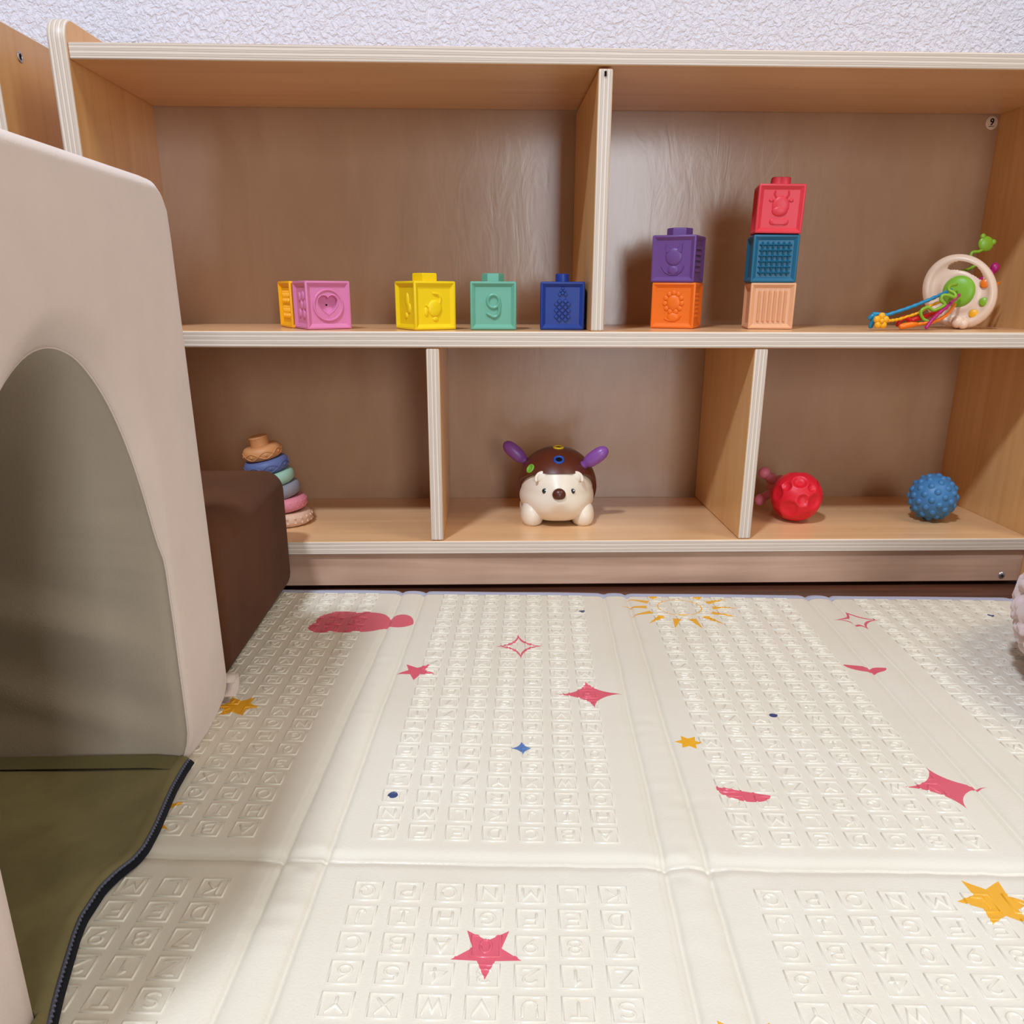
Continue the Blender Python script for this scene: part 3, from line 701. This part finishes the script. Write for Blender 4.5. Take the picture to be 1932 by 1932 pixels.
def lattice(mb):
    g = np.linspace(-.0152, .0152, 6)
    for q in g:
        R(mb, face_front, [(q, -.0176), (q, .0176)], .0015, .0032); R(mb, face_front, [(-.0176, q), (.0176, q)], .0015, .0032)
def bars(mb):
    for q in np.linspace(-.0150, .0150, 6): R(mb, face_front, [(q, -.0168), (q, .0168)], .0019, .0032)
zs = ZM[1]+.0003
make_block('orange yellow silicone block mostly hidden behind the pink heart block', (250, 178, 20), -.1105, .1090, zs, 27, [wavy_bars(face_front), wavy_bars(face_left)])
make_block('pink silicone block with a sunken heart in a circle', (216, 126, 172), -.0835, .0640, zs, 27.4, [heart_face, flower_left], None, 0, True)
make_block('bright yellow silicone block with a square stud between pink and teal blocks', (244, 208, 16), .0375, .0515, zs, 30, [snail, critter_left], 'square', math.radians(45+8))
make_block('sea green silicone block with a raised number nine', (106, 172, 148), .1157, .0562, zs, .5, [nine], 'hex', 0)
make_block('navy blue silicone block with a pineapple relief and round stud', (28, 58, 140), .1966, .0625, zs, -3.3, [pineapple], 'round').scale = (.965, .965, 1.0)
make_block('orange silicone block with a lion relief under the purple block', (238, 116, 30), .3420, .1080, zs, -23, [lion, dots_right])
make_block('purple silicone block with a cat relief on top of the orange block', (108, 72, 138), .3405, .1085, zs+BS+.0002, -25.5, [cat, slots_right], 'hex', math.radians(12))
make_block('peach silicone block with vertical bars at the bottom of the tallest stack', (228, 172, 130), .4505, .0930, zs, -8, [bars])
make_block('dark teal silicone block with a square lattice in the middle of the tallest stack', (34, 104, 136), .4490, .0930, zs+BS+.0002, -8.2, [lattice])
make_block('red silicone block with a cow relief topping the tallest stack', (226, 62, 74), .4500, .0915, zs+2*BS+.0012, -10.5, [cow], 'clover', math.radians(45), False, (0, 1.1))

# ---------------------------------------------------------------- stacking rings, bottom left cubby
zb0 = ZB[1]+.0003
RN = [('beige', (214, 176, 150), .0385, 'stone'), ('pink', (214, 128, 142), .0370, 'dots'), ('grey', (136, 134, 142), .0335, 'plain'), ('mint green', (154, 190, 168), .0305, 'plain'), ('slate blue', (94, 106, 152), .0282, 'wave'), ('orange', (208, 144, 90), .0245, 'wave')]
LB = ['beige bottom ring of the leaning ring stack', 'pink ring just above the bottom beige ring of the stack', 'grey ring between the pink and mint rings of the stack', 'mint green ring under the blue ring of the stack', 'slate blue wavy ring below the orange cap of the stack', 'orange capped wavy ring on top of the leaning ring stack']
lean = math.radians(15)
for i, (nm, rgb, rd, kind) in enumerate(RN):
    m = plastic('silicone_ring_'+nm.replace(' ', '_'), rgb, .5, .35)
    zc = zb0+.0085+i*.01665; xc = -.1575-i*.0036
    tl = lean*min(1, i/2+.0) if i else .0
    t = thing('stacking_ring', LB[i], 'stacking ring', (xc, .095, zc), 0, 'soft stacking rings in the bottom left cubby')
    t.rotation_euler = (math.radians(5 if i > 1 else 0), -tl*.75, 0)
    hh = .0085; mb = MB(); n = 56; prof = []
    for a in np.linspace(-PI/2, PI/2, 11): prof.append((rd-.008+.008*max(math.cos(a), 0)**.8, hh*math.sin(a)))
    P = []
    for r_, z_ in [(.009, -hh)]+prof+[(.009, hh)]:
        P.append([(r_*math.cos(q), r_*math.sin(q), z_) for q in np.linspace(0, 2*PI, n+1)[:-1]])
    mb.grid(P, 0, True, True)
    if kind == 'wave':
        for ph, amp in ((0, .0042), (PI, .0042)):
            q = np.linspace(0, 2*PI, 97)[:-1]; zz_ = amp*np.sin(4*q+ph)-.001; rr = rd-.008+.0082*np.sqrt(np.clip(1-(zz_/hh)**2, 0, 1))**.8
            mb.tube(np.c_[rr*np.cos(q), rr*np.sin(q), zz_]*[.994, .994, 1], .0007, 0, 6, True)
        for q in np.linspace(0, 2*PI, 9)[:-1]: mb.ellipsoid((rd*math.cos(q+.39)*.975, rd*math.sin(q+.39)*.975, -.001), (.0017, .0017, .0017), 0, 8, 6)
    if kind in ('dots', 'stone'):
        for q in np.linspace(0, 2*PI, 25)[:-1]:
            for z_ in (-.003, .003): mb.ellipsoid(((rd-.0010)*math.cos(q+z_*40), (rd-.0010)*math.sin(q+z_*40), z_), (.0012 if kind == 'dots' else .0020,)*3, 0, 8, 6)
    mb.build('ring', m, t, True)
    if nm == 'orange':
        mb = MB(); mb.lathe([(.0120, hh-.002), (.0117, hh+.009), (.0122, hh+.0105), (.0112, hh+.0116), (.0, hh+.0118)], (0, 0, 0), 0, 36); mb.build('cap', m, t, True, None, 40)

# ---------------------------------------------------------------- hedgehog toy
M_cream = plastic('cream_plastic', (238, 224, 204), .38, .45, .0)
M_shell = plastic('brown_shell_plastic', (92, 40, 24), .38, .45)
M_quill = plastic('purple_plastic', (136, 78, 158), .35, .5)
M_nose = plastic('nose_brown_plastic', (84, 38, 26), .35, .5)
hg = thing('hedgehog_toy', 'cream and brown plastic hedgehog toy with purple quills in the middle cubby', 'toy', (.1985, .1080, zb0), math.radians(-1))
def body_pt(th, ph, ex=0.0):
    d = np.array([math.sin(ph)*math.cos(th), math.sin(ph)*math.sin(th), -math.cos(ph)])
    p = d*np.array([.0465, .0560, .0505])+np.array([0, 0, .0430])
    if p[2] < .043: p[:2] *= 1+.09*math.sin(PI*(min(1, (.043-p[2])/.04)))        # fuller cheeks
    fr = max(0, -d[1])
    sn = math.exp(-((d[0])/.30)**2-((d[2]+.05)/.26)**2) if d[1] < 0 else 0
    p[1] -= .0085*sn; ch = math.exp(-((abs(d[0])-.38)/.28)**2-((d[2]+.52)/.3)**2) if d[1] < 0 else 0
    p[1] -= .004*ch
    p[0] *= 1-.20*max(0, min(1, (p[2]-.046)/.05))
    p[2] = max(p[2], .006)
    return p
mb = MB(); mb.grid([[body_pt(2*PI*i/64, PI*j/48) for i in range(64)] for j in range(49)], 0, False, True)
mb.build('body', M_cream, hg)
for s in (-1, 1):
    for yf in (-.034, .034):
        mb = MB(); mb.ellipsoid((s*.0325, yf*.68, .0120), (.0150, .0230, .0200), 0, 24, 14)
        Vv = mb.v[0]; Vv[:, 2] = np.maximum(Vv[:, 2], 0.0); mb.build('foot', M_cream, hg)
# shell: dome over the back, its front rim slanting forward at the top
mb = MB(); rows_ = []
nphi = 30; nth = 56
def shell_pt(s, t):
    # t around the rim, s from rim to the crown at the back
    a = t*2*PI
    d0 = np.array([math.cos(a), 0, math.sin(a)])
    return d0
c0 = np.array([0, .002, .0430]); rs = np.array([.0520, .0600, .0520])
def on_shell(d): d = d/np.linalg.norm(d); return c0+d*rs
rim = []
for i in range(61):
    a = -.42+(PI+.84)*i/60                                            # from right low, over the top, to left low
    x_, z_ = math.cos(a), math.sin(a)
    y_ = -1.55*max(0, z_)**1.5-.12 + (.0 if z_ > 0 else .10*abs(z_)*4)
    rim.append(np.array([x_, y_, z_*(.98 if z_ > 0 else 1)]))
apex = np.array([0, 1., -.30])
P = []
for q in np.linspace(0, 1, 26):
    P.append([on_shell(r_*(1-q)/np.linalg.norm(r_)+apex*q*1.0+np.array([0, 0, .55*math.sin(PI*q)])*(r_[2] > -.9)*.6) for r_ in rim])
mb.grid(P)
P0 = np.array(P[0]); lip = c0+(P0-c0)*.80; lip2 = lip+np.array([0, .004, 0]); mb.grid([P0, lip, lip2])
mb.build('shell', M_shell, hg)
def plug(nm, d, r, mat, dark=False):
    d = np.array(d, float); d /= np.linalg.norm(d); p = on_shell(d); n_v = d/rs; n_v /= np.linalg.norm(n_v)
    Q = Vector((0, 0, 1)).rotation_difference(Vector(n_v)).to_matrix(); mb = MB()
    mb.lathe([(r*1.0, -.002), (r, .0008), (r*.9, .0014), (r*.62, .0012), (r*.55, -.001)], p, 0, 24, Q)
    mb.lathe([(r*.58, .0002), (0, .0002)], p, 1, 24, Q)
    o = mb.build(nm, [mat, M_dark if dark else mat], hg); return p, n_v
M_by = plastic('yellow_plastic', (236, 196, 40), .4); M_bb = plastic('blue_plastic', (34, 74, 160), .4); M_bg = plastic('green_plastic', (122, 176, 56), .4)
for nm, d, r, mt, dk in (('quill_socket', (.02, -.12, 1), .0070, M_by, True), ('quill_socket', (.0, -.62, .80), .0070, M_bb, True), ('quill_socket', (-.70, -.50, .56), .0062, M_bg, False)):
    p_, n_v = plug(nm, d, r, mt, dk)
for d, tip, ln in (((.66, -.46, .66), (.78, -.25, .62), .036), ((-.66, .15, .50), (-.72, .1, .60), .036)):
    d = np.array(d); d /= np.linalg.norm(d); p = on_shell(d); t_ = np.array(tip); t_ /= np.linalg.norm(t_)
    Q = Vector((0, 0, 1)).rotation_difference(Vector(t_)).to_matrix(); mb = MB()
    mb.lathe([(0, -.004), (.0052, -.004), (.0058, -.001), (.0050, .002), (.0072, .005), (.0086, .010), (.0092, .017), (.0090, .024), (.0078, .030), (.0050, .0345), (.002, .0362), (0, .0366)], p, 0, 28, Q)
    mb.build('quill', M_quill, hg)
# ears, eyes, nose, chin hole
def on_face(x, z):
    best_ = None
    for i in range(0, 160):
        th = PI+PI*i/160
        for ph in np.linspace(.3, 2.6, 90):
            q = body_pt(th, ph); e_ = (q[0]-x)**2+(q[2]-z)**2
            if best_ is None or e_ < best_[0]: best_ = (e_, q)
    return best_[1]
for s in (-1, 1):
    p = on_face(s*.0205, .0640); mb = MB()
    mb.tube([(p[0]+.0085*math.cos(a)*1.0, p[1]-.0008+.0035*math.sin(a)-.001, p[2]-.003+.0080*math.sin(a)) for a in np.linspace(-.25, PI+.25, 20)], .0021, 0, 10)
    mb.ellipsoid((p[0], p[1]+.0010, p[2]-.001), (.0080, .0030, .0075), 0, 18, 10); mb.build('ear', M_cream, hg)
    p = on_face(s*.0178-.001, .0475); mb = MB(); mb.ellipsoid(p, (.0030, .0016, .0034), 0, 16, 10); ey = mb.build('eye', plastic('eye_black', (18, 26, 30), .2, .6), hg)
    mb = MB(); mb.ellipsoid(p+np.array([.0013, -.0014, .0013]), (.0009, .0006, .0009), 0, 8, 6); mb.build('eye_glint', plastic('eye_white', (245, 245, 245), .4), ey)
p = on_face(-.001, .0450); mb = MB(); mb.ellipsoid((p[0], p[1]+.0005, p[2]+.0005), (.0084, .0074, .0078), 0, 24, 14)
Vv = mb.v[0]; Vv[:, 2] = np.maximum(Vv[:, 2], p[2]-.0050); mb.build('nose', M_nose, hg)

# ---------------------------------------------------------------- balls in the bottom right cubby
M_red = plastic('red_rubber', (222, 28, 48), .42, .45); M_pinkt = plastic('pink_rubber', (226, 128, 150), .4, .4); M_bluer = plastic('blue_rubber', (66, 126, 178), .42, .4)
craters = [((-.55, -.80, -.35), .36, .0042), ((.42, -.90, -.02), .32, .0042), ((-.08, -1, .06), .24, .0036), ((.28, -.80, .52), .17, .003), ((-.15, -.62, .72), .28, .004), ((.12, -.75, -.62), .22, .0034), ((-.9, -.3, .2), .3, .004), ((.9, -.3, -.4), .3, .004), ((.8, -.4, .45), .3, .004), ((-.6, -.5, .5), .2, .003), ((0, .9, .2), .3, .004), ((0, .2, .98), .3, .004), ((-.75, -.1, -.65), .28, .004)]
P = []
for j in range(73):
    ph = PI*j/72; row_ = []
    for i in range(112):
        th = 2*PI*i/112; d = np.array([math.sin(ph)*math.cos(th), math.sin(ph)*math.sin(th), -math.cos(ph)]); r_ = .0322
        for c_, wd_, dp in craters:
            c2 = np.array(c_)/np.linalg.norm(c_); an = math.acos(max(-1, min(1, d@c2)))/wd_
            if an < 1: r_ -= dp*(1-an**4)**1.0
            elif an < 1.35: r_ += .0004*(1-abs(an-1.15)/.2)
        row_.append(d*r_)
    P.append(row_)
mb = MB(); mb.grid(P, 0, False, True); rb = mb.build('sensory_ball', M_red, None, True, (.5105, .0900, zb0+.0322)); tag(rb, 'red rubber sensory ball with round dimples in the bottom right cubby', 'ball')
# pink knobbed ball behind the red one
pk = MB(); cpk = np.array([.5080, .1500, 0])
pk.ellipsoid((0, 0, .0270), (.0170, .0170, .0170), 0, 24, 16)
for d in ((-.95, -.45, .80), (-1, -.55, -.42), (.8, -.2, .6), (.7, .3, -.6), (-.2, .9, .3), (.1, .5, -.9)):
    d = np.array(d); d /= np.linalg.norm(d); c_ = np.array([0, 0, .0270])
    ln_ = .036 if d[0] < -.5 else .023
    pk.tube([c_+d*.012, c_+d*ln_*.7, c_+d*ln_], .0055, 0, 12); pk.ellipsoid(c_+d*(ln_+.002), (.0078, .0078, .0078), 0, 16, 10)
po = pk.build('sensory_ball', M_pinkt, None, True, tuple(cpk+np.array([0, 0, zb0+.004]))); tag(po, 'pink knobbed sensory ball peeking out behind the red ball', 'ball')
# blue nub ball
mb = MB(); mb.ellipsoid((0, 0, 0), (.0288, .0288, .0288), 0, 48, 30); ga = PI*(3-math.sqrt(5)); nn_ = 70
for i in range(nn_):
    z_ = 1-2*(i+.5)/nn_; r_ = math.sqrt(1-z_*z_); d = np.array([r_*math.cos(ga*i+.4), r_*math.sin(ga*i+.4), z_])
    Q = Vector((0, 0, 1)).rotation_difference(Vector(d)).to_matrix()
    mb.lathe([(.0048, -.001), (.0040, .0008), (.0029, .0020), (.0015, .0027), (0, .0029)], d*.0285, 0, 10, Q)
bl = mb.build('sensory_ball', M_bluer, None, True, (.6900, .0880, zb0+.0312)); tag(bl, 'blue rubber ball covered in small nubs beside the right wall of the shelf', 'ball')

# ---------------------------------------------------------------- pull string rattle, top right cubby
rt = thing('pull_string_rattle', 'cream oval pull string rattle with green centre and colourful cords on the middle shelf', 'rattle', (.6875, .1000, zs))
M_rc = plastic('rattle_cream', (232, 204, 180), .34, .5); M_rg = plastic('rattle_green', (128, 182, 48), .4, .4); M_rlime = plastic('lime_silicone', (134, 178, 40), .35, .5)
M_rb = plastic('cyan_silicone', (30, 140, 186), .35, .5); M_rm = plastic('magenta_silicone', (176, 26, 110), .35, .5); M_ro = plastic('orange_silicone', (240, 122, 20), .35, .5); M_ry = plastic('amber_silicone', (244, 176, 26), .35, .5); M_rr = plastic('red_silicone', (204, 24, 26), .35, .5)
nrm = Vector((-.590, -.806, .063)).normalized(); upd = (Vector((-.0, 0, 1))-nrm*nrm.z).normalized(); rgt = upd.cross(nrm).normalized()
# right-hand frame: rgt, upd, nrm
Q = np.array([[rgt.x, upd.x, nrm.x], [rgt.y, upd.y, nrm.y], [rgt.z, upd.z, nrm.z]]); RC = np.array([0, 0, .0432])
ax_ = np.array([math.cos(math.radians(132)), math.sin(math.radians(132))]); SH = .84*np.eye(2)+.16*np.outer(ax_, ax_)
def toW(P):
    P = np.array(P, float); P[:, :2] = P[:, :2] @ SH.T; return P @ Q.T+RC
def plate():
    # disc with a crescent handle opening: radial grid with the opening left out
    nA_, rad_ = 220, [.0175, .0200, .0225, .0245]+list(np.linspace(.0260, .0376, 15))+[.0395, .0412, .0430, .0445, .0455, .0462, .0465]
    def hgt(r, a):
        rim_ = .0052*math.exp(-((r-.040)/.0055)**2); inner_ = .0040*math.exp(-((r-.0215)/.004)**2); return .0026+rim_+inner_*.6
    mb = MB(); front = []; back = []
    for r in rad_:
        e = 0 if r > .0464 else (.75 if r > .0461 else 1)
        front.append([(r*math.cos(a), r*math.sin(a), hgt(r, a)*e) for a in np.linspace(0, 2*PI, nA_+1)[:-1]])
        back.append([(r*math.cos(a), r*math.sin(a), -hgt(r, a)*e) for a in np.linspace(0, 2*PI, nA_+1)[:-1]])
    F_ = toW(np.array(front).reshape(-1, 3)).reshape(len(rad_), nA_, 3); B_ = toW(np.array(back).reshape(-1, 3)).reshape(len(rad_), nA_, 3)
    def opened(i, j):
        a = (j+.5)/nA_*360
        q = (.5*(rad_[i]+rad_[i+1])-.0318)/.0060
        return abs(q) < 1 and abs(a-76) < 45*(1-q*q)**.5
    for G in (F_, B_):
        f = []
        for i in range(len(rad_)-1):
            for j in range(nA_):
                if not opened(i, j): j2 = (j+1) % nA_; f.append((i*nA_+j, (i+1)*nA_+j, (i+1)*nA_+j2, i*nA_+j2))
        mb.add(G.reshape(-1, 3), f)
    A2 = np.concatenate([F_.reshape(-1, 3), B_.reshape(-1, 3)]); off_ = len(rad_)*nA_; f = []
    for i in range(len(rad_)-1):
        for j in range(nA_):
            if not opened(i, j): continue
            j2 = (j+1) % nA_; jm = (j-1) % nA_
            if not opened(i-1, j): f.append((i*nA_+j, i*nA_+j2, off_+i*nA_+j2, off_+i*nA_+j))
            if not opened(i+1, j): f.append(((i+1)*nA_+j, (i+1)*nA_+j2, off_+(i+1)*nA_+j2, off_+(i+1)*nA_+j))
            if not opened(i, jm): f.append((i*nA_+j, (i+1)*nA_+j, off_+(i+1)*nA_+j, off_+i*nA_+j))
            if not opened(i, j2): f.append((i*nA_+j2, (i+1)*nA_+j2, off_+(i+1)*nA_+j2, off_+i*nA_+j2))
    mb.add(A2, f)
    return mb
plate().build('disc', M_rc, rt, True, None, 60)
mb = MB(); mb.lathe([(.0186, -.012), (.0186, .0035), (.0178, .0060), (.0145, .0082), (.008, .0094), (0, .0098)], RC, 0, 40, Q); mb.lathe([(.0186, -.012), (.016, -.016), (0, -.0175)], RC, 0, 40, Q)
gc_ = mb.build('green_dome', M_rg, rt, True)
for ang, m_, sc in ((22, M_ro, 1), (-18, M_rlime, 1), (-52, M_ry, 1)):
    p = toW([(.0330*math.cos(math.radians(ang)), .0330*math.sin(math.radians(ang)), .0046)])[0]; Q2 = Q
    mb = MB(); mb.lathe([(.0052, -.001), (.0052, .0008), (.0040, .0016), (0, .0019)], p, 0, 24, Q2); mb.build('bead', m_, rt)
OFF = np.array([.6875, .1000, zs])
def cord(nm, pts, r, m, bumps=0, sub=6):
    p = np.array(pts, float)-OFF; p[:, 2] = np.maximum(p[:, 2], r+.0002)
    # smooth through the points
    k = len(p); t = np.linspace(0, k-1, (k-1)*sub+1); q = []
    for u in t:
        i = min(int(u), k-2); f_ = u-i; p0, p1, p2, p3 = p[max(i-1, 0)], p[i], p[i+1], p[min(i+2, k-1)]
        q.append(.5*((2*p1)+(-p0+p2)*f_+(2*p0-5*p1+4*p2-p3)*f_*f_+(-p0+3*p1-3*p2+p3)*f_**3))
    q = np.array(q); rr = np.full(len(q), r)
    if bumps: rr = r*(1+.18*np.sin(np.arange(len(q))*bumps))
    mb = MB(); mb.tube(q, rr, 0, 10); return mb
dome_c = lambda u, v_: tuple(toW([(u, v_, .0105)])[0]+OFF)
mb = cord('c', [(.6705, .088, .3500), (.6410, .072, .3400), (.6100, .060, .3300), (.5760, .050, .3205)], .0021, M_rb, 2.2, 10); mb.build('blue_cord', M_rb, rt)
mb = MB()
for a, b_ in (((.5765, .050, .3215), (.5620, .049, .3225)), ((.5640, .049, .3230), (.5585, .050, .3175)), ((.5640, .049, .3215), (.5615, .051, .3078))): mb.tube([np.array(a)-OFF, (np.array(a)+np.array(b_))/2-OFF, np.array(b_)-OFF], .0026, 0, 10)
mb.build('blue_end', M_rb, rt)
mb = MB(); c_ = np.array([.5690, .041, .3146])-OFF
for q in range(5):
    a = q*2*PI/5+.3; mb.ellipsoid(c_+np.array([.0053*math.cos(a), 0, .0053*math.sin(a)+.0005]), (.0042, .0030, .0042), 0, 14, 10)
mb.ellipsoid(c_+np.array([0, -.0022, .0005]), (.0028, .002, .0028), 0, 12, 8); mb.build('flower_end', M_ry, rt)
mb = cord('y', [(.5740, .043, .3150), (.5840, .046, .3155), (.5960, .052, .3170), (.6134, .060, .3210), (.6253, .065, .3244), (.6388, .072, .3311), (.6620, .090, .3365)], .0018, M_ry, 1.6, 8); mb.build('amber_cord', M_ry, rt)
mb = cord('g', [(.6750, .086, .3560), (.6600, .072, .3545), (.6545, .063, .3500), (.6600, .058, .3456), (.6591, .055, .3415), (.6511, .055, .3435), (.6446, .055, .3435), (.6432, .055, .3384), (.6483, .055, .3344), (.6466, .055, .3313), (.6364, .055, .3267), (.6293, .055, .3302), (.6222, .055, .3272), (.6219, .055, .3220), (.6262, .055, .3165), (.634, .052, .3130)], .0019, M_rlime); mb.build('lime_cord', M_rlime, rt)
mb = cord('r', [(.5960, .056, .3100), (.6000, .057, .3165), (.6050, .057, .3180), (.6120, .058, .3150), (.6182, .058, .3170), (.6436, .066, .3231), (.6600, .080, .3290)], .0030, M_rr); mb.build('red_cord', M_rr, rt)
mb = cord('m', [(.6800, .085, .3440), (.6560, .060, .3325), (.6360, .047, .3205), (.6290, .043, .3145), (.6235, .041, .3068)], .0021, M_rm, 1.9, 9); mb.build('magenta_cord', M_rm, rt)
mb = cord('o', [(.6760, .084, .3330), (.6570, .062, .3222), (.6360, .050, .3140), (.6150, .047, .3112)], .0020, M_ro, 2.1, 9)
mb.tube(np.array([(.6150, .047, .3112), (.6080, .046, .3108), (.6000, .0455, .3096), (.5945, .045, .3085)])-OFF, [.0024, .0034, .0036, .0030], 0, 12); mb.build('orange_cord', M_ro, rt)
# ends that stick out at the back
mb = cord('bg', [(.6960, .118, .3720), (.7060, .120, .3745), (.7147, .120, .3805), (.7145, .120, .3847), (.7086, .120, .3857), (.7050, .120, .3899), (.7071, .120, .3940), (.7138, .120, .3946), (.7190, .120, .3972)], .0019, M_rlime)
c_ = np.array([.7215, .120, .4035])-OFF; mb.ellipsoid(c_, (.0098, .0035, .0088), 0, 20, 12, np.array(Matrix.Rotation(math.radians(25), 3, 'Y')))
for dx, dz in ((-.0050, .0085), (.0090, .0020)): mb.ellipsoid(c_+np.array([dx, 0, dz]), (.0034, .0026, .0034), 0, 12, 8)
mb.build('bear_end', M_rlime, rt)
mb = MB(); mb.tube(np.array([(.700, .115, .3540), (.7280, .118, .3660)])-OFF, .002, 0, 8); mb.ellipsoid(np.array([.7375, .119, .3760])-OFF, (.0055, .0050, .0062), 0, 16, 10); mb.ellipsoid(np.array([.7325, .119, .3690])-OFF, (.0055, .0048, .0058), 0, 16, 10); mb.build('magenta_end', M_rm, rt)
mb = MB(); mb.tube(np.array([(.705, .112, .3420), (.7400, .118, .3545), (.7480, .120, .3595)])-OFF, [.0022, .0030, .0008], 0, 10); mb.build('orange_end', M_ro, rt)
mb = MB()
for dx, dy, dz, r_ in ((-.0010, -.006, .0085, .0072), (.0085, -.003, .0070, .0066), (.004, -.010, .0062, .0060)): mb.ellipsoid(np.array([.6800, .0830, zs+dz])-OFF+np.array([dx, dy, 0]), (r_, r_, min(r_, dz-.0003)), 0, 18, 12)
mb.build('knob', M_rc, rt)
